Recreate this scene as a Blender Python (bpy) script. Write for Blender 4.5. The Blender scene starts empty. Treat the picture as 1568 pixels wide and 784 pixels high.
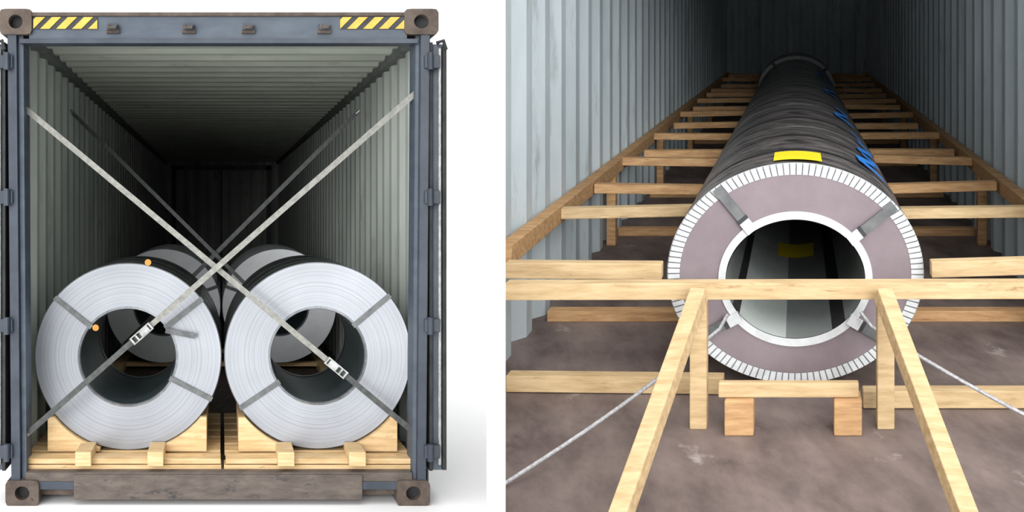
import bpy, bmesh, math, random
from mathutils import Vector, Matrix
random.seed(7)
E = 1.73   # eye height above studio floor
KL = -0.348            # left container axis direction (x per metre depth)
KRX, KRZ = 0.341, 0.232  # right container axis (yawed away, rising ramp)
def TL(p): return Vector((p[0]+KL*p[1], p[1], p[2]+E))
def TR(p): return Vector((p[0]+KRX*p[1], p[1], p[2]+KRZ*p[1]+E))
def TW(p): return Vector(p)

# ------------------------------------------------------------ materials
def new_mat(name):
    m = bpy.data.materials.new(name); m.use_nodes = True
    nt = m.node_tree; b = nt.nodes['Principled BSDF']
    return m, nt, b
def srgb(r,g,b):
    f=lambda c:(c/255/12.92) if c/255<=.04045 else ((c/255+.055)/1.055)**2.4
    return (f(r),f(g),f(b),1)
def noise_mat(name, c1, c2, scale=6, stretch=(1,1,1), rough=.6, metal=0, bump=.1, c3=None, t3=.62, scale3=3, stretch3=(1,1,1), w3=.08, detail=6, lo=.35, hi=.65, c4=None, t4=.6, scale4=3, stretch4=(1,1,1), w4=.05):
    m,nt,b = new_mat(name); N=nt.nodes; L=nt.links
    tc=N.new('ShaderNodeTexCoord'); mp=N.new('ShaderNodeMapping'); mp.inputs['Scale'].default_value=stretch
    L.new(tc.outputs['Object'],mp.inputs['Vector'])
    n=N.new('ShaderNodeTexNoise'); n.inputs['Scale'].default_value=scale; n.inputs['Detail'].default_value=detail; n.inputs['Roughness'].default_value=.65
    L.new(mp.outputs[0],n.inputs['Vector'])
    r=N.new('ShaderNodeValToRGB'); r.color_ramp.elements[0].position=lo; r.color_ramp.elements[1].position=hi
    r.color_ramp.elements[0].color=c1; r.color_ramp.elements[1].color=c2
    L.new(n.outputs['Fac'],r.inputs['Fac']); out=r.outputs['Color']
    for cc,tt,sc,st,ww,loc in ((c3,t3,scale3,stretch3,w3,(3.1,7.7,1.3)),(c4,t4,scale4,stretch4,w4,(13.1,1.7,4.3))):
        if not cc: continue
        mp3=N.new('ShaderNodeMapping'); mp3.inputs['Scale'].default_value=st; mp3.inputs['Location'].default_value=loc
        if cc is c4: mp3.inputs['Rotation'].default_value=(0,0,.5)
        L.new(tc.outputs['Object'],mp3.inputs['Vector'])
        n3=N.new('ShaderNodeTexNoise'); n3.inputs['Scale'].default_value=sc; n3.inputs['Detail'].default_value=10; n3.inputs['Roughness'].default_value=.72
        L.new(mp3.outputs[0],n3.inputs['Vector'])
        r3=N.new('ShaderNodeValToRGB'); r3.color_ramp.elements[0].position=tt; r3.color_ramp.elements[1].position=tt+ww
        L.new(n3.outputs['Fac'],r3.inputs['Fac'])
        mx=N.new('ShaderNodeMix'); mx.data_type='RGBA'; L.new(r3.outputs['Color'],mx.inputs['Factor']); L.new(out,mx.inputs[6]); mx.inputs[7].default_value=cc
        out=mx.outputs[2]
    L.new(out,b.inputs['Base Color'])
    b.inputs['Roughness'].default_value=rough; b.inputs['Metallic'].default_value=metal
    if bump:
        bp=N.new('ShaderNodeBump'); bp.inputs['Strength'].default_value=bump; bp.inputs['Distance'].default_value=.02
        L.new(n.outputs['Fac'],bp.inputs['Height']); L.new(bp.outputs[0],b.inputs['Normal'])
    return m
def coil_face_mat():
    m,nt,b=new_mat('coil_face_steel'); N=nt.nodes; L=nt.links
    tc=N.new('ShaderNodeTexCoord'); sx=N.new('ShaderNodeSeparateXYZ'); L.new(tc.outputs['Object'],sx.inputs[0])
    cb=N.new('ShaderNodeCombineXYZ'); L.new(sx.outputs['X'],cb.inputs['X']); L.new(sx.outputs['Z'],cb.inputs['Z'])
    ln=N.new('ShaderNodeVectorMath'); ln.operation='LENGTH'; L.new(cb.outputs[0],ln.inputs[0])
    n0=N.new('ShaderNodeTexNoise'); n0.inputs['Scale'].default_value=2; L.new(tc.outputs['Object'],n0.inputs['Vector'])
    ad=N.new('ShaderNodeMath'); ad.operation='MULTIPLY_ADD'; L.new(n0.outputs['Fac'],ad.inputs[0]); ad.inputs[1].default_value=.012; L.new(ln.outputs['Value'],ad.inputs[2])
    n=N.new('ShaderNodeTexNoise'); n.noise_dimensions='1D'; n.inputs['Scale'].default_value=120; n.inputs['Detail'].default_value=6
    L.new(ad.outputs[0],n.inputs['W'])
    r=N.new('ShaderNodeValToRGB'); r.color_ramp.elements[0].position=.26; r.color_ramp.elements[1].position=.5
    r.color_ramp.elements[0].color=srgb(138,142,149); r.color_ramp.elements[1].color=srgb(161,164,170)
    L.new(n.outputs['Fac'],r.inputs['Fac'])
    n2=N.new('ShaderNodeTexNoise'); n2.inputs['Scale'].default_value=2.6; n2.inputs['Detail'].default_value=2; L.new(tc.outputs['Object'],n2.inputs['Vector'])
    mr=N.new('ShaderNodeMapRange'); mr.inputs[1].default_value=.3; mr.inputs[2].default_value=.7; mr.inputs[3].default_value=.86; mr.inputs[4].default_value=1.05
    L.new(n2.outputs['Fac'],mr.inputs[0])
    hs=N.new('ShaderNodeHueSaturation'); L.new(mr.outputs[0],hs.inputs['Value']); L.new(r.outputs['Color'],hs.inputs['Color'])
    L.new(hs.outputs[0],b.inputs['Base Color'])
    b.inputs['Metallic'].default_value=.5; b.inputs['Roughness'].default_value=.42
    bp=N.new('ShaderNodeBump'); bp.inputs['Strength'].default_value=.15; bp.inputs['Distance'].default_value=.003
    L.new(n.outputs['Fac'],bp.inputs['Height']); L.new(bp.outputs[0],b.inputs['Normal'])
    return m
S=srgb
M={}
M['blue']=noise_mat('blue_painted_steel',S(46,54,65),S(62,70,81),5,rough=.5,c3=S(72,65,62),t3=.66,scale3=6)
M['header']=noise_mat('header_blue_steel',S(64,74,86),S(79,89,100),4,(1,1,3),rough=.55,c3=S(76,75,75),t3=.64,scale3=5)
M['rust']=noise_mat('rusty_casting_steel',S(70,59,52),S(98,86,77),10,rough=.8,bump=.3,c3=S(52,44,40),t3=.6,scale3=16)
M['sill']=noise_mat('worn_sill_steel',S(80,71,66),S(106,96,88),8,(1,1,3),rough=.75,bump=.2,c3=S(60,56,56),t3=.58,scale3=7,stretch3=(1,1,2))
M['inL']=noise_mat('interior_paint_grey_green',S(150,156,150),S(172,178,171),2,(1,1,.3),rough=.6,c3=S(124,122,110),t3=.56,scale3=4,stretch3=(1,3,.35),w3=.2,bump=.05)
M['ceilL']=noise_mat('ceiling_paint_grey_green',S(164,169,156),S(184,189,176),2,(.4,2,1),rough=.6,c3=S(142,140,126),t3=.58,scale3=4,w3=.2,bump=.05)
M['inR']=noise_mat('interior_paint_blue_grey',S(172,184,188),S(194,204,208),2.5,(1,1,.3),rough=.55,c3=S(132,134,132),t3=.55,scale3=5,stretch3=(1,3,.3),w3=.2,bump=.05)
M['rail']=noise_mat('rail_dark_paint',S(80,84,82),S(104,108,104),5,rough=.6)
M['dark']=noise_mat('black_rubber_and_hole_shade',S(28,28,30),S(48,48,50),8,rough=.7)
M['floorL']=noise_mat('container_plywood_dark',S(60,48,42),S(92,76,66),6,(4,1,1),rough=.8)
M['floorR']=noise_mat('container_plywood_worn',S(88,75,72),S(136,121,115),2.4,(2.2,1.2,1),rough=.6,bump=.12,c3=S(186,178,172),t3=.62,scale3=2.8,stretch3=(1.3,1.1,1),w3=.16,lo=.34,hi=.7,detail=12,c4=S(62,52,50),t4=.62,scale4=3.3,stretch4=(1.5,1.2,1),w4=.14)
M['wood']=noise_mat('pine_timber',S(196,162,112),S(226,196,150),5,(1,5,9),rough=.7,bump=.1,c3=S(150,108,66),t3=.62,scale3=7,stretch3=(1,3,6),w3=.08)
M['wood2']=noise_mat('pine_timber_front',S(184,155,112),S(214,187,144),5,(1.2,9,9),rough=.7,bump=.15,c3=S(142,102,66),t3=.6,scale3=6,stretch3=(1,6,6),w3=.12)
M['wood3']=noise_mat('pine_timber_brown',S(172,130,88),S(208,168,120),5,(1.2,9,9),rough=.75,bump=.15,c3=S(122,84,54),t3=.6,scale3=6,stretch3=(1,6,6),w3=.1)  # browner pine for rails, posts, sleepers and most struts
M['face']=coil_face_mat()
M['silver']=noise_mat('galvanised_sheet',S(226,229,233),S(240,242,245),4,(1,6,1),rough=.4,metal=.2,bump=.05)
M['wrap']=noise_mat('dark_coil_wrap',S(34,38,38),S(62,66,66),7,(1,3,1),rough=.35,metal=.3,bump=.2)
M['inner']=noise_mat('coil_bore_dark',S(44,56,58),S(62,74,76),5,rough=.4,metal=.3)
M['lip']=noise_mat('bore_ring_steel',S(120,124,128),S(150,154,158),20,rough=.4,metal=.5)
M['band']=noise_mat('grey_band',S(86,88,90),S(110,112,112),20,rough=.5,metal=.3)
M['strap']=noise_mat('lashing_webbing',S(120,120,115),S(150,150,143),30,rough=.7)
M['strapd']=noise_mat('lashing_webbing_dark',S(60,62,62),S(84,86,84),30,rough=.7)
M['metal']=noise_mat('buckle_zinc',S(140,142,140),S(180,182,180),30,rough=.35,metal=.7)
M['orange']=noise_mat('orange_sticker',S(200,124,44),S(212,138,58),10,rough=.5,bump=0)
M['yellow']=noise_mat('yellow_marking',S(200,162,60),S(216,178,80),12,rough=.6,bump=0,c3=S(150,130,80),t3=.64,scale3=12)
M['black']=noise_mat('black_marking',S(34,36,40),S(56,58,62),12,rough=.6,bump=0)
M['sticker']=noise_mat('yellow_label',S(236,212,20),S(246,224,40),12,rough=.5,bump=0)
M['blueink']=noise_mat('blue_spray_marker',S(30,110,200),S(50,140,230),30,rough=.5,bump=0)
M['mauve']=noise_mat('mauve_face_board',S(118,105,110),S(136,123,128),3,rough=.5,bump=.05,c3=S(106,94,98),t3=.6,scale3=4,w3=.15)
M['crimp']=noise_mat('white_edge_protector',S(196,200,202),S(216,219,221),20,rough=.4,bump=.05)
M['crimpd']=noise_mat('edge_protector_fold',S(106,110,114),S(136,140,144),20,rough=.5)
M['wrapR']=noise_mat('black_film_wrap',S(56,53,53),S(132,126,124),3.5,(2,5,2),rough=.24,metal=.15,bump=.7,c3=S(180,176,174),t3=.58,scale3=7,stretch3=(1,4,1),w3=.12)  # black film; pale streaks are glossy highlights painted into the colour
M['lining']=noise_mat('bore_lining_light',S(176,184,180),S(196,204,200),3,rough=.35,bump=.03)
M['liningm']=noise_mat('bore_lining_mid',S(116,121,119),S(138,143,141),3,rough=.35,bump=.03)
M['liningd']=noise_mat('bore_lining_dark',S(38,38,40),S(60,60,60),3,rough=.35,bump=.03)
M['rope']=noise_mat('steel_wire',S(150,150,154),S(196,196,198),80,rough=.5,metal=.3)
M['white']=noise_mat('white_paint',S(250,250,250),S(252,252,252),2,rough=.9,bump=0)

# ------------------------------------------------------------ mesh builder
class MB:
    def __init__(s): s.v=[]; s.f=[]; s.m=[]; s.s=[]
    def add(s,vs,fs,mat,smooth=False):
        o=len(s.v); s.v+= [tuple(p) for p in vs]
        for f in fs: s.f.append([i+o for i in f]); s.m.append(mat); s.s.append(smooth)
    def hexa(s,p,mat):
        s.add(p,[(0,1,2,3),(4,7,6,5),(0,4,5,1),(1,5,6,2),(2,6,7,3),(3,7,4,0)],mat)
    def box(s,x0,x1,y0,y1,z0,z1,mat='wood'):
        s.hexa([(x0,y0,z0),(x1,y0,z0),(x1,y0,z1),(x0,y0,z1),(x0,y1,z0),(x1,y1,z0),(x1,y1,z1),(x0,y1,z1)],mat)
    def beam(s,p,q,w,h,mat,up=(0,0,1)):
        p=Vector(p);q=Vector(q);a=(q-p).normalized();u=Vector(up)
        sd=a.cross(u).normalized(); u=sd.cross(a).normalized()
        c=[]
        for e in (p,q):
            for (i,j) in ((-1,-1),(1,-1),(1,1),(-1,1)): c.append(e+sd*w/2*i+u*h/2*j)
        s.hexa(c,mat)
    def tube(s,pts,r,mat,n=10):
        pts=[Vector(p) for p in pts]; vs=[];fs=[]
        for k,p in enumerate(pts):
            a=(pts[min(k+1,len(pts)-1)]-pts[max(k-1,0)]).normalized()
            u=Vector((0,0,1)) if abs(a.z)<.9 else Vector((1,0,0))
            sd=a.cross(u).normalized(); u=sd.cross(a)
            for i in range(n):
                t=2*math.pi*i/n; vs.append(p+sd*r*math.cos(t)+u*r*math.sin(t))
        for k in range(len(pts)-1):
            for i in range(n): fs.append((k*n+i,k*n+(i+1)%n,(k+1)*n+(i+1)%n,(k+1)*n+i))
        s.add(vs,fs,mat,True)
        s.add(vs[:n],[tuple(range(n))],mat); s.add(vs[-n:],[tuple(range(n))],mat)
    def prism(s,pts,y0,y1,mat):
        n=len(pts)
        vs=[(x,y0,z) for x,z in pts]+[(x,y1,z) for x,z in pts]
        s.add(vs,[tuple(range(n)),tuple(range(2*n-1,n-1,-1))]+[(i,(i+1)%n,(i+1)%n+n,i+n) for i in range(n)],mat)
    def strip(s,prof0,prof1,mat,smooth=False,closed=False):
        n=len(prof0); r=range(n if closed else n-1)
        s.add(list(prof0)+list(prof1),[(i,(i+1)%n,(i+1)%n+n,i+n) for i in r],mat,smooth)
def empty(name,loc):
    e=bpy.data.objects.new(name,None); e.empty_display_size=.2; e.location=loc
    bpy.context.collection.objects.link(e); return e
def fin(mb,name,T,parent=None,origin=None,bevel=0,solid=0):
    W=[T(p) for p in mb.v]
    if origin is None:
        o=Vector([(min(w[i] for w in W)+max(w[i] for w in W))/2 for i in range(3)])
    else: o=T(origin)
    me=bpy.data.meshes.new(name); me.from_pydata([w-o for w in W],[],mb.f)
    ms=[]
    for m in mb.m:
        if m not in ms: ms.append(m)
    for m in ms: me.materials.append(M[m])
    for p,m,sm in zip(me.polygons,mb.m,mb.s): p.material_index=ms.index(m); p.use_smooth=sm
    bm=bmesh.new(); bm.from_mesh(me); bmesh.ops.recalc_face_normals(bm,faces=bm.faces); bm.to_mesh(me); bm.free()
    ob=bpy.data.objects.new(name,me); bpy.context.collection.objects.link(ob)
    if parent: ob.parent=parent; ob.location=o-parent.location
    else: ob.location=o
    if bevel:
        k=ob.modifiers.new('bevel','BEVEL'); k.width=bevel; k.segments=2; k.limit_method='ANGLE'
    return ob
def corr(a,b,period,d):
    out=[];t=a
    while t<b:
        for q,o in ((0,0),(.28,0),(.5,d),(.78,d)):
            if t+q*period<b: out.append((t+q*period,o))
        t+=period
    out.append((b,0)); return out

# ------------------------------------------------------------ LEFT CONTAINER
Y0=4.95; SC=258.4
def ex(x): return (x-339)/SC
def ez(y): return (326.6-y)/SC
FL=-1.55; CE=1.11; XL=-1.185; XR=1.20; YB=17.6
lc=empty('shipping_container',TL((0,Y0,-1.727)))
mb=MB()
for x,sg in ((XL,-1),(XR,1)):
    pr=corr(Y0+.16,YB,.26,.045)
    mb.strip([(x+sg*o,t,FL) for t,o in pr],[(x+sg*o,t,CE-.02) for t,o in pr],'inL')
fin(mb,'side_walls',TL,lc)
mb=MB()
pr=corr(Y0+.1,YB,.24,-.03)
mb.strip([(XL-.05,t,CE+o) for t,o in pr],[(XR+.05,t,CE+o) for t,o in pr],'ceilL')
mb.box(XL-.05,XR+.05,Y0+.1,YB+.1,CE+.02,CE+.03,'ceilL')
fin(mb,'roof_panel',TL,lc)
mb=MB()
pr=corr(XL,XR,.23,.03)
mb.strip([(t,YB+o,FL) for t,o in pr],[(t,YB+o,CE) for t,o in pr],'inL')
mb.box(XL-.05,XR+.05,YB+.04,YB+.08,FL-.1,CE+.05,'inL')
mb.box(-.02,.02,YB-.04,YB+.0,FL,CE-.15,'rail')
for x in (-1.0,1.0): mb.box(x-.05,x+.05,YB-.06,YB,FL,CE-.12,'rail')
mb.box(-1.05,1.05,YB-.06,YB,CE-.2,CE-.1,'rail')
fin(mb,'end_wall',TL,lc)
mb=MB(); mb.box(XL-.05,XR+.05,Y0+.12,YB,FL-.12,FL,'floorL'); fin(mb,'plywood_floor',TL,lc)
mb=MB()
for a,b in ((XL-.06,XL+.05),(XR-.05,XR+.06)):
    mb.box(a,b,Y0+.12,YB,CE-.07,CE+.06,'rail')
    mb.box(a,b,Y0+.12,YB,FL-.16,FL+.02,'rail')
fin(mb,'side_rails',TL,lc,bevel=.008)
def post(xt0,xt1,xb0,xb1,yt,yb,y0,y1):
    return [(ex(xb0),y0,ez(yb)),(ex(xb1),y0,ez(yb)),(ex(xt1),y0,ez(yt)),(ex(xt0),y0,ez(yt)),(ex(xb0),y1,ez(yb)),(ex(xb1),y1,ez(yb)),(ex(xt1),y1,ez(yt)),(ex(xt0),y1,ez(yt))]
mb=MB()
mb.hexa(post(11,25,17,31,48,738,Y0,Y0+.16),'blue'); mb.hexa(post(25,34,31,39,48,738,Y0+.03,Y0+.18),'header')
mb.hexa(post(644,659,639,653,48,738,Y0,Y0+.16),'blue'); mb.hexa(post(638,645,633,640,48,738,Y0+.03,Y0+.18),'header')
fin(mb,'corner_posts',TL,lc,bevel=.006)
mb=MB()
mb.box(ex(44),ex(624),Y0+.01,Y0+.14,ez(59),ez(23),'header')
mb.box(ex(40),ex(628),Y0-.005,Y0+.14,ez(24.5),ez(19),'rust')
mb.box(ex(30),ex(640),Y0+.0,Y0+.1,ez(66),ez(59),'blue')
for x in (173,289,380,496):
    mb.box(ex(x-10),ex(x+10),Y0-.015,Y0+.02,ez(51),ez(46),'rust')
    mb.box(ex(x-8),ex(x+8),Y0-.03,Y0+.02,ez(47),ez(37),'blue')
    mb.tube([(ex(x-5),Y0-.03,ez(41)),(ex(x-5),Y0-.05,ez(45)),(ex(x+5),Y0-.05,ez(45)),(ex(x+5),Y0-.03,ez(41))],.008,'rust',8)
fin(mb,'door_header',TL,lc,bevel=.004)
mb=MB()
def clip(P,lim,keep):
    o=[]
    for k in range(len(P)):
        p,q=P[k],P[(k+1)%len(P)]
        ip,iq=keep(p[0]),keep(q[0])
        if ip:o.append(p)
        if ip!=iq:
            t=(lim-p[0])/(q[0]-p[0]); o.append((lim,p[1]+t*(q[1]-p[1])))
    return o
for a,b in ((51,149),(521,619)):
    mb.box(ex(a),ex(b),Y0+.004,Y0+.012,ez(44),ez(26),'black')
    n=4; w=(b-a)/n
    for i in range(n+1):
        x0=a+i*w-4
        P=[(x0-10,44),(x0+4,44),(x0+22,26),(x0+8,26)]
        P=clip(P,a,lambda v:v>=a)
        if len(P)>2: P=clip(P,b,lambda v:v<=b)
        if len(P)>2: mb.prism([(ex(x),ez(y)) for x,y in P],Y0-.001,Y0+.006,'yellow')
fin(mb,'hazard_stripes',TL,lc)
def casting(mb,x0,x1,yt,yb,mat='rust'):
    X0,X1,Z0,Z1=ex(x0),ex(x1),ez(yb),ez(yt); cx,cz=(X0+X1)/2,(Z0+Z1)/2; a,b=(X1-X0)/2,(Z1-Z0)/2
    n=32; R=[];H=[]
    for i in range(n):
        t=2*math.pi*(i+.5)/n; c,s=math.cos(t),math.sin(t)
        rr=(abs(c/a)**9+abs(s/b)**9)**(-1/9)
        R.append((cx+rr*c,cz+rr*s)); H.append((cx+a*.44*c,cz+b*.55*s))
    F=Y0-.012
    mb.strip([(x,F,z) for x,z in R],[(x,F,z) for x,z in H],mat,closed=True)
    mb.strip([(x,F,z) for x,z in H],[(x,F+.05,z) for x,z in H],'rust',closed=True)
    mb.add([(x,F+.15,z) for x,z in R],[tuple(range(n))],'black')
    mb.add([(x,F+.05,z) for x,z in H],[tuple(range(n))],'dark')  # dark cap painted in for the shade inside the casting hole
    mb.strip([(x,F,z) for x,z in R],[(x,F+.18,z) for x,z in R],mat,closed=True)
mb=MB()
casting(mb,0,49,14,53); casting(mb,619,671,14,53); casting(mb,9,60,735,774); casting(mb,607,658,735,774)
fin(mb,'corner_castings',TL,lc)
mb=MB()
mb.box(ex(38),ex(632),Y0+.01,Y0+.2,ez(740),ez(724.5),'sill')
mb.box(ex(113),ex(555),Y0-.005,Y0+.15,ez(765),ez(727),'sill')
mb.box(ex(58),ex(113),Y0+.0,Y0+.12,ez(750),ez(738),'blue'); mb.box(ex(555),ex(609),Y0+.0,Y0+.12,ez(750),ez(738),'blue')
mb.box(ex(58),ex(609),Y0+.06,Y0+.2,ez(763),ez(748),'rust')
fin(mb,'door_sill',TL,lc,bevel=.004)
for nm,xa,xb,sg in (('folded_door_starboard',661,681,1),('folded_door_port',-14,5,-1)):
    mb=MB()
    mb.box(ex(xa),ex(xb),Y0+.03,Y0+1.2,ez(722),ez(66),'header')
    xo=xb if sg>0 else xa
    mb.box(ex(xo)-.012,ex(xo)+.012,Y0+.0,Y0+1.2,ez(720),ez(70),'dark')
    xi=xa if sg>0 else xb
    mb.box(ex(xi)-.01,ex(xi)+.01,Y0+.01,Y0+1.2,ez(722),ez(64),'dark')
    mb.tube([(ex((xa+xb)/2+3),Y0+.01,ez(y)) for y in (74,300,500,712)],.012,'metal',8)
    mb.tube([(ex(xa+8),Y0+.0,ez(66)),(ex(xb-2),Y0,ez(62)),(ex(xb+2),Y0,ez(76))],.012,'dark',8)
    fin(mb,nm,TL,lc,bevel=.005)
mb=MB()
for y in (95,302,498,691):
    for xa,xb in ((649,673),(-2,20)):
        mb.box(ex(xa),ex(xb),Y0-.02,Y0+.03,ez(y+10),ez(y-10),'blue')
        xm=(xa+8) if xa>300 else xb-8
        mb.tube([(ex(xm),Y0-.03,ez(y+13)),(ex(xm),Y0-.03,ez(y-13))],.018,'blue',12)
fin(mb,'door_hinges',TL,lc,bevel=.006)

# ------------------------------------------------------------ steel coils (left)
def coilL(name,cx,cz,y0,y1,R,ri,bands,dots=(),outer='wrap'):
    n=128; mb=MB(); C=[(math.cos(2*math.pi*i/n),math.sin(2*math.pi*i/n)) for i in range(n)]
    ring=lambda r,y:[(cx+r*c,y,cz+r*s) for c,s in C]
    fm='face' if outer=='wrap' else 'silver'
    mb.strip(ring(R-.006,y0),ring(ri+.018,y0),fm,closed=True)
    mb.strip(ring(R-.006,y0),ring(R,y0+.008),'lip',True,True)
    mb.strip(ring(ri+.018,y0),ring(ri+.004,y0-.006),'lip',True,True)
    mb.strip(ring(ri+.004,y0-.006),ring(ri,y0+.01),'lip',True,True)
    mb.strip(ring(R,y0+.008),ring(R,y1-.008),outer,True,True)
    mb.strip(ring(R-.006,y1),ring(ri,y1),fm,closed=True)
    mb.strip(ring(R-.006,y1),ring(R,y1-.008),'lip',True,True)
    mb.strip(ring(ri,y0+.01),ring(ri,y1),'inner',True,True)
    mb.strip(ring(ri-.004,y1-.04),ring(ri-.004,y1),'lip',True,True)
    for t in (.12,.45,.8):
        yy=y0+(y1-y0)*t
        mb.strip(ring(R+.003,yy),ring(R+.003,yy+.035),'band',True,True)
    for a in bands:
        a=math.radians(a); d=Vector((math.cos(a),0,math.sin(a))); c=Vector((cx,0,cz))
        p=c+d*(ri-.005)+Vector((0,y0-.007,0)); q=c+d*(R+.004)+Vector((0,y0-.004,0))
        mb.beam(p,q,.006,.032,'band',up=Vector((-d.z,0,d.x)))
        q1=c+d*(R+.002)+Vector((0,y0-.004,0)); q2=c+d*(R+.002)+Vector((0,y1,0))
        mb.beam(q1,q2,.032,.004,'band',up=d)
        q1=c+d*(ri-.002)+Vector((0,y0-.004,0)); q2=c+d*(ri-.002)+Vector((0,y1,0))
        mb.beam(q1,q2,.032,.004,'band',up=d)
    for a,r in dots:
        a=math.radians(a); px,pz=cx+r*math.cos(a),cz+r*math.sin(a)
        mb.prism([(px+.02*math.cos(2*math.pi*i/16),pz+.02*math.sin(2*math.pi*i/16)) for i in range(16)],y0-.009,y0+.001,'orange')
    if dots:
        mb.beam((cx+.235,y0-.02,cz+.165),(cx+.42,y0-.03,cz+.13),.004,.032,'band',up=(0,0,1))
    fin(mb,name,TL,None,origin=(cx,y0,cz))
CZ=-.892
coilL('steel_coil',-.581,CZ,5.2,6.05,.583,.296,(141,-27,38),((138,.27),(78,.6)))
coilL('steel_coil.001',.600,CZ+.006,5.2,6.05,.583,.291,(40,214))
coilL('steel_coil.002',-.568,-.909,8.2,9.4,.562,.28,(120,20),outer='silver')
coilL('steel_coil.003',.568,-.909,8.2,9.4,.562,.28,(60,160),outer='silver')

# ------------------------------------------------------------ pallets
def chock(mb,cx,dx,top,y0,y1,mat='wood'):
    sg=1 if dx>0 else -1; R=.586; pts=[(cx+dx,-1.475),(cx+dx,top)]
    xs=math.sqrt(R*R-(top-CZ)**2)
    for i in range(9):
        x=xs+(.17-xs)*i/8; pts.append((cx+sg*x,CZ-math.sqrt(R*R-x*x)))
    pts.append((cx+sg*.17,-1.475))
    mb.prism(pts,y0,y1,mat)
for nm,cx,xa,xb,slats in (('wooden_pallet',-.581,35,339,((-.87,-.775),(-.44,-.345))),('wooden_pallet.001',.600,343,636,((.335,.435),(.76,.86)))):
    pe=empty(nm,TL((cx,5.6,-1.55)))
    k=254.2; A=(xa-339)/k; B=(xb-339)/k
    mb=MB()
    mb.box(A,B,5.03,5.14,-1.549,-1.516,'wood'); mb.box(A+.01,B-.004,5.03,5.15,-1.510,-1.478,'wood')
    for j in range(1,7):
        y=5.03+j*.17; mb.box(A+.004,B-.006,y,y+.13,-1.51,-1.477,'wood')
    for x in (A+.06,(A+B)/2,B-.12): mb.box(x-.04,x+.04,5.16,6.2,-1.549,-1.511,'wood')
    fin(mb,'deck_boards',TL,pe,bevel=.003)
    mb=MB()
    for a,b in slats: mb.box(a,b,4.965,5.19,-1.505,-1.42,'wood')
    fin(mb,'front_stub_beams',TL,pe,bevel=.004)
    mb=MB()
    for dx in (-.495,.49):
        chock(mb,cx,dx,-1.264,5.17,5.5); chock(mb,cx,dx,-1.264,5.75,6.03)
    fin(mb,'coil_chocks',TL,pe,bevel=.003)
mb=MB()
for x in (-1.0,-.15,.2,1.0): mb.box(x-.05,x+.05,8.0,9.6,FL,-1.486,'wood')
for y in (8.3,9.1): mb.box(-1.1,1.1,y,y+.1,FL+.03,-1.484,'wood')
fin(mb,'timber_skid',TL)

# ------------------------------------------------------------ lashing straps
def strap(name,a,b,Ya,Yb,w,mat,buck=None):
    k=lambda x,y,Y:((x-339)*Y/1279,Y,(326.6-y)*Y/1279)
    p=Vector(k(a[0],a[1],Ya)); q=Vector(k(b[0],b[1],Yb)); mb=MB(); d=(q-p).normalized()
    up=d.cross(Vector((0,1,0)))
    if buck:
        c=p+(q-p)*buck; mb.beam(p,c,.004,w,mat,up=up); mb.beam(c,q,.004,w,'strapd',up=up)  # webbing past the buckle coloured darker to stand in for shade
    else: mb.beam(p,q,.004,w,mat,up=up)
    if buck:
        u=up
        for s in (-1,1):
            mb.beam(c-d*.09+u*s*w*.62-Vector((0,.015,0)),c+d*.06+u*s*w*.62-Vector((0,.015,0)),.022,.007,'metal',up=u)
        for t in (-.085,-.03,.02,.055):
            mb.tube([c+d*t+u*w*.7-Vector((0,.015,0)),c+d*t-u*w*.7-Vector((0,.015,0))],.009,'metal')
        mb.beam(c-d*.07-Vector((0,.02,0)),c-d*.01-Vector((0,.02,0)),.012,w*1.1,'metal',up=u)
    for e,s in ((p,1),(q,-1)): mb.tube([e-d*s*.03,e+d*s*.01],.016,'metal')
    fin(mb,name,TL,bevel=0)
strap('lashing_strap',(36,164),(634,662),5.06,5.06,.034,'strap',.805)
strap('lashing_strap.001',(638,141),(42,664),5.02,5.02,.034,'strap',.711)
strap('lashing_strap.002',(110,172),(480,538),6.66,6.66,.030,'strapd')
strap('lashing_strap.003',(546,173),(190,528),6.72,6.72,.034,'strapd')

# ------------------------------------------------------------ RIGHT CONTAINER
FR=-1.38; XW=1.175; YE=14.1; YM=3.36
rc=empty('shipping_container.001',TR((0,YM,FR-.12)))
mb=MB()
for sg in (-1,1):
    pr=corr(YM,YE,.27,.055)
    mb.strip([(sg*(XW+o),t,FR) for t,o in pr],[(sg*(XW+o),t,1.05) for t,o in pr],'inR')
fin(mb,'side_walls',TR,rc)
mb=MB(); pr=corr(YM,YE,.24,.03)
mb.strip([(-XW-.055,t,1.05+o) for t,o in pr],[(XW+.055,t,1.05+o) for t,o in pr],'inR'); fin(mb,'roof_panel',TR,rc)
mb=MB(); pr=corr(-XW,XW,.23,.04)
mb.strip([(t,YE+o,FR) for t,o in pr],[(t,YE+o,1.05) for t,o in pr],'inR'); fin(mb,'end_wall',TR,rc)
mb=MB()
def pl(Y):
    return -.0155-(Y-2.0)*.04-KRX*Y+.004
pts=[(pl(1.95),1.95),(1.4,1.95),(1.235,YM),(1.235,YE+.05),(-1.235,YE+.05),(-1.235,3.6),(pl(3.36),3.36)]
n=len(pts)
mb.add([(x,y,FR) for x,y in pts]+[(x,y,FR-.12) for x,y in pts],[tuple(range(n)),tuple(range(2*n-1,n-1,-1))]+[(i,(i+1)%n,(i+1)%n+n,i+n) for i in range(n)],'floorR')
fin(mb,'plywood_floor',TR,rc)

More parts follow.
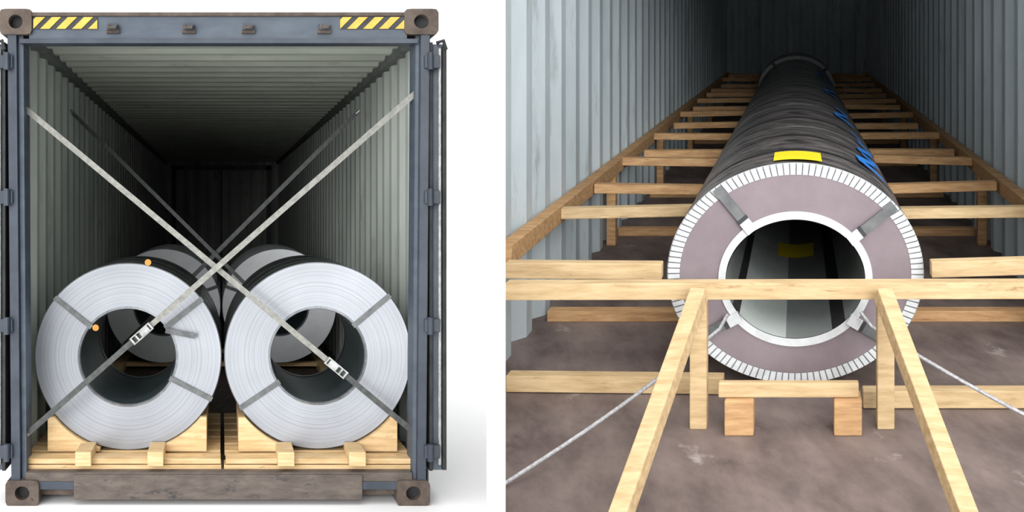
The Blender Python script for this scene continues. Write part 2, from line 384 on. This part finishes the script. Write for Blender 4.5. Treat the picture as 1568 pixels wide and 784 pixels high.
# wrapped coils in a row
RX,RZ=.475,.407; CX,CRZ=-.005,-.944; ix,iz=.257,.219; jx,jz=.286,.25; CI=-.962
def coilR(name,y0,y1,first=False,last=False):
    mb=MB(); n=144; rs=1.07 if last else 1.0
    cz=CRZ+(RZ*.07 if last else 0)
    def ring(rx,rz,y,c=None): 
        c=cz if c is None else c
        return [(CX+rx*math.cos(2*math.pi*i/n),y,c+rz*math.sin(2*math.pi*i/n)) for i in range(n)]
    rx,rz=RX*rs,RZ*rs
    mb.strip(ring(rx*.905,rz*.905,y0+.002),ring(jx,jz,y0+.002,CI),'mauve',closed=True)
    teeth=120
    for k in range(teeth):
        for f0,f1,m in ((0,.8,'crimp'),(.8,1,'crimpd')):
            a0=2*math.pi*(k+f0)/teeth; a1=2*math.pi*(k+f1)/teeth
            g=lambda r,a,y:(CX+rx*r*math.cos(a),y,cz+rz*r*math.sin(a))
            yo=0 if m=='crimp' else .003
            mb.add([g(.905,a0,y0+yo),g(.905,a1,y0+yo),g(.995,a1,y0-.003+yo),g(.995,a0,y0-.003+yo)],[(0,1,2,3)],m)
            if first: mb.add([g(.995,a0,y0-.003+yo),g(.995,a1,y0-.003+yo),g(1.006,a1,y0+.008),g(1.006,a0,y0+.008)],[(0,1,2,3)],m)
    mb.strip(ring(rx*.995,rz*.995,y0-.003),ring(rx*1.004,rz*1.004,y0+.03),'crimp' if (first or last) else 'wrapR',True,True)
    K=10; rows=[]
    for k in range(K+1):
        y=y0+.03+(y1-.03-y0)*k/K
        rr=1+.004*math.sin(k*2.1+y0*5)
        rows.append([(CX+rx*rr*(1+.005*math.sin(5*2*math.pi*i/n+k))*math.cos(2*math.pi*i/n),min(y,y1),cz+rz*rr*(1+.005*math.sin(7*2*math.pi*i/n+k*1.3))*math.sin(2*math.pi*i/n)) for i in range(n)])
    for k in range(K): mb.strip(rows[k],rows[k+1],'wrapR',True,True)
    for t in (.3,.68):
        y=y0+(y1-y0)*t; mb.strip(ring(rx*1.012,rz*1.012,y),ring(rx*1.012,rz*1.012,y+.03),'dark',True,True)
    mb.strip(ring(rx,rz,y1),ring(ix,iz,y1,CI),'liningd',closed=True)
    mb.strip(ring(jx,jz,y0-.004,CI),ring(ix+.002,iz+.002,y0-.004,CI),'crimp',closed=True)
    mb.strip(ring(jx,jz,y0-.004,CI),ring(jx,jz,y0+.003,CI),'crimp',closed=True)
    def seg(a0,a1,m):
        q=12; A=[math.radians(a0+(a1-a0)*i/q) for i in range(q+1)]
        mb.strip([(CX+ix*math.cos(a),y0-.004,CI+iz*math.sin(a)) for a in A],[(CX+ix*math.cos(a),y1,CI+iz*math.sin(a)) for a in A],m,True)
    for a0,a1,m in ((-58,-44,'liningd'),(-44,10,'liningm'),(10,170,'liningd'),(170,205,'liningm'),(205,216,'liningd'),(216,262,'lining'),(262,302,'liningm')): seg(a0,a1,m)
    for a in (128,39,217,-40):
        t=math.radians(a); p=Vector((CX+jx*.9*math.cos(t),y0-.01,CI+jz*.9*math.sin(t))); q=Vector((CX+rx*.995*math.cos(t),y0-.01,cz+rz*.995*math.sin(t)))
        d=(q-p).normalized(); mb.beam(p,q,.006,.036,'band',up=Vector((-d.z,0,d.x)))
        mb.beam(p,p+d*.05,.012,.04,'crimp',up=Vector((-d.z,0,d.x)))
        mb.beam(p+d*.05,p+d*.065,.012,.04,'black',up=Vector((-d.z,0,d.x)))
    if first:
        q=8; rr=1.018; A=[math.radians(78+22*i/q) for i in range(q+1)]
        mb.strip([(CX+rx*rr*math.cos(a),3.17,cz+rz*rr*math.sin(a)) for a in A],[(CX+rx*rr*math.cos(a),3.37,cz+rz*rr*math.sin(a)) for a in A],'sticker',True)
    fin(mb,name,TR,None,origin=(CX,y0,cz))
ys=3.1
for i in range(8):
    coilR('steel_coil.%03d'%(4+i),ys,ys+1.118,i==0,i==7); ys+=1.125
mb=MB()
def patchw(a0,a1,ya,yb,w):
    q=6; rr=1.022; A=[math.radians(a0+(a1-a0)*i/q) for i in range(q+1)]
    Y=[ya+(yb-ya)*i/q for i in range(q+1)]
    mb.strip([(CX+RX*rr*math.cos(a),y,CRZ+RZ*rr*math.sin(a)) for a,y in zip(A,Y)],[(CX+RX*rr*math.cos(a+.02),y+w,CRZ+RZ*rr*math.sin(a+.02)) for a,y in zip(A,Y)],'blueink',True)
for (a0,a1,ya,yb) in ((40,56,3.45,3.55),(56,42,3.58,3.72),(38,50,3.78,3.84),(52,38,3.92,4.12),(36,48,4.2,4.3),(44,50,4.4,4.6),(44,60,5.0,5.1),(60,46,5.15,5.4),(44,56,5.5,5.6),(46,62,6.6,6.8),(60,44,6.9,7.3),(46,58,7.5,7.7),(50,66,8.3,8.6),(64,50,8.8,9.2),(50,60,9.5,9.9)):
    patchw(a0,a1,ya,yb,.06+.012*ya)
fin(mb,'spray_marking',TR)
mb=MB()
A=[math.radians(a) for a in (249,258,266,274,283,291)]
mb.strip([(CX+(ix-.006)*math.cos(a),4.12,CI+(iz-.006)*math.sin(a)) for a in A],[(CX+(ix-.006)*math.cos(a),4.36,CI+(iz-.006)*math.sin(a)) for a in A],'sticker',True)
fin(mb,'yellow_label',TR)

# timber bracing (one structure)
tb=empty('timber_bracing',TR((0,3.5,FR)))
RZc=-.915
mb=MB()
mb.beam((-1.135,3.235,RZc),(-1.135,13.9,RZc),.06,.08,'wood3'); mb.beam((1.135,3.39,RZc),(1.135,13.9,RZc),.06,.08,'wood3')
fin(mb,'side_rails',TR,tb,bevel=.004)
mb=MB()
for k,y in enumerate((3.95,4.55,5.3,5.72,6.5,7.15,7.95,8.55,9.3,10.0,10.8,11.5,12.4,13.1)):
    for sg in (-1,1):
        dz=random.uniform(-.012,.012); dy=random.uniform(-.03,.03); s=random.uniform(-.012,.012)
        xo=1.105-random.uniform(0,.08)*(k%2)
        if y>12.2:
            if sg<0: mb.beam((-xo,y,RZc+dz+.03),(xo,y,RZc+dz+.03),.06,.06,'wood3')
            continue
        mb.beam((sg*xo,y+dy,RZc+dz+.01),(sg*.488,y-dy,RZc+dz+s+.01),.055,.05,'wood2' if k<1 else 'wood3')
fin(mb,'cross_struts',TR,tb,bevel=.004)
mb=MB()
mb.beam((-1.052,3.03,-.905),(-.49,3.05,-.915),.045,.058,'wood2')
mb.beam((.487,3.04,-.905),(1.16,3.04,-.885),.045,.058,'wood2')
mb.beam((-.984,2.83,-.916),(1.17,2.83,-.911),.05,.056,'wood2')
fin(mb,'front_beam',TR,tb,bevel=.004)
mb=MB()
for y,h in ((3.84,.05),(5.35,.05),(6.5,.05),(7.9,.05),(9.3,.05),(10.8,.05)):
    for sg in (-1,1): mb.beam((sg*1.14,y,FR+h/2),(sg*.3,y,FR+h/2),.06,h,'wood3')
mb.beam((-1.075,3.11,FR+.034),(-.27,3.09,FR+.034),.05,.062,'wood2')
mb.beam((.235,2.98,FR+.034),(1.16,2.98,FR+.034),.05,.062,'wood2')
ys=3.3
while ys<12: mb.box(-.2,.2,ys,ys+.08,FR,FR+.025,'wood3'); ys+=.55
fin(mb,'floor_sleepers',TR,tb,bevel=.004)
mb=MB()
for sg in (-1,1):
    for y in (5.13,6.95,8.9,10.9):
        mb.box(sg*1.135-.028,sg*1.135+.028,y-.03,y+.03,FR,RZc-.035,'wood3')
for x in (-.332,.300):
    mb.box(x-.029,x+.029,2.81,2.86,FR,-.944,'wood2')
fin(mb,'uprights',TR,tb,bevel=.004)
mb=MB()
mb.beam((-.322,2.765,-.905),(-.49,2.10,FR+.0),.052,.058,'wood2'); mb.beam((.285,2.765,-.905),(.475,2.10,FR+.0),.052,.058,'wood2')
fin(mb,'diagonal_braces',TR,tb,bevel=.004)
mb=MB()
mb.box(-.262,.207,2.785,2.812,-1.262,-1.212,'wood2')
mb.box(-.24,-.143,2.765,2.85,FR,-1.263,'wood3'); mb.box(.123,.216,2.765,2.85,FR,-1.263,'wood3')
fin(mb,'front_cradle',TR,tb,bevel=.005)
for nm,pts in (('steel_wire_rope',[(-.255,3.07,-1.085),(-.28,3.02,-1.12),(-.868,2.45,FR+.012)]),('steel_wire_rope.001',[(.235,3.07,-1.075),(.27,3.02,-1.11),(1.02,2.56,FR+.012)])):
    p=[Vector(q) for q in pts]; P=[p[0],p[1]]
    for k in range(1,13):
        t=k/12; q=p[1].lerp(p[2],t); q.z-=.02*math.sin(math.pi*t); P.append(q)
    mb=MB(); mb.tube(P,.0065,'rope',8); fin(mb,nm,TR)

# ------------------------------------------------------------ studio shell
mb=MB()
mb.box(-16,14,-4,26,-.05,0,'white'); fin(mb,'floor',TW)
mb=MB()
a=(-.0155,2.0); b=(-.0155-.04*1.55,3.55); t=.03
mb.hexa([(a[0]-t,a[1],0),(a[0],a[1],0),(a[0],a[1],3.2),(a[0]-t,a[1],3.2),(b[0]-t,b[1],0),(b[0],b[1],0),(b[0],b[1],3.2),(b[0]-t,b[1],3.2)],'white')
fin(mb,'wall_partition',TW)

# ------------------------------------------------------------ light, camera
w=bpy.data.worlds.new('World'); bpy.context.scene.world=w; w.use_nodes=True
bg=w.node_tree.nodes['Background']; bg.inputs[0].default_value=(1,1,1,1); bg.inputs[1].default_value=1.2
for nm,d,e,an in (('front_fill',(0,1,-.22),2.1,40),('overhead_fill',(0,.15,-1),1.6,60)):  # added fill suns: front one brightens the interiors, overhead one whitens the floor
    sl=bpy.data.lights.new(nm,'SUN'); sl.energy=e; sl.angle=math.radians(an)
    so=bpy.data.objects.new(nm,sl); bpy.context.collection.objects.link(so)
    so.location=(0,-3,5); so.rotation_euler=Vector(d).to_track_quat('-Z','Y').to_euler()
cam=bpy.data.cameras.new('camera'); co=bpy.data.objects.new('camera',cam); bpy.context.collection.objects.link(co)
co.location=(0,0,E); co.rotation_euler=(math.pi/2,0,0)
cam.sensor_width=36; cam.lens=36*1566/1920; cam.shift_y=-80/1920
bpy.context.scene.camera=co
bpy.context.scene.view_settings.view_transform='Standard'
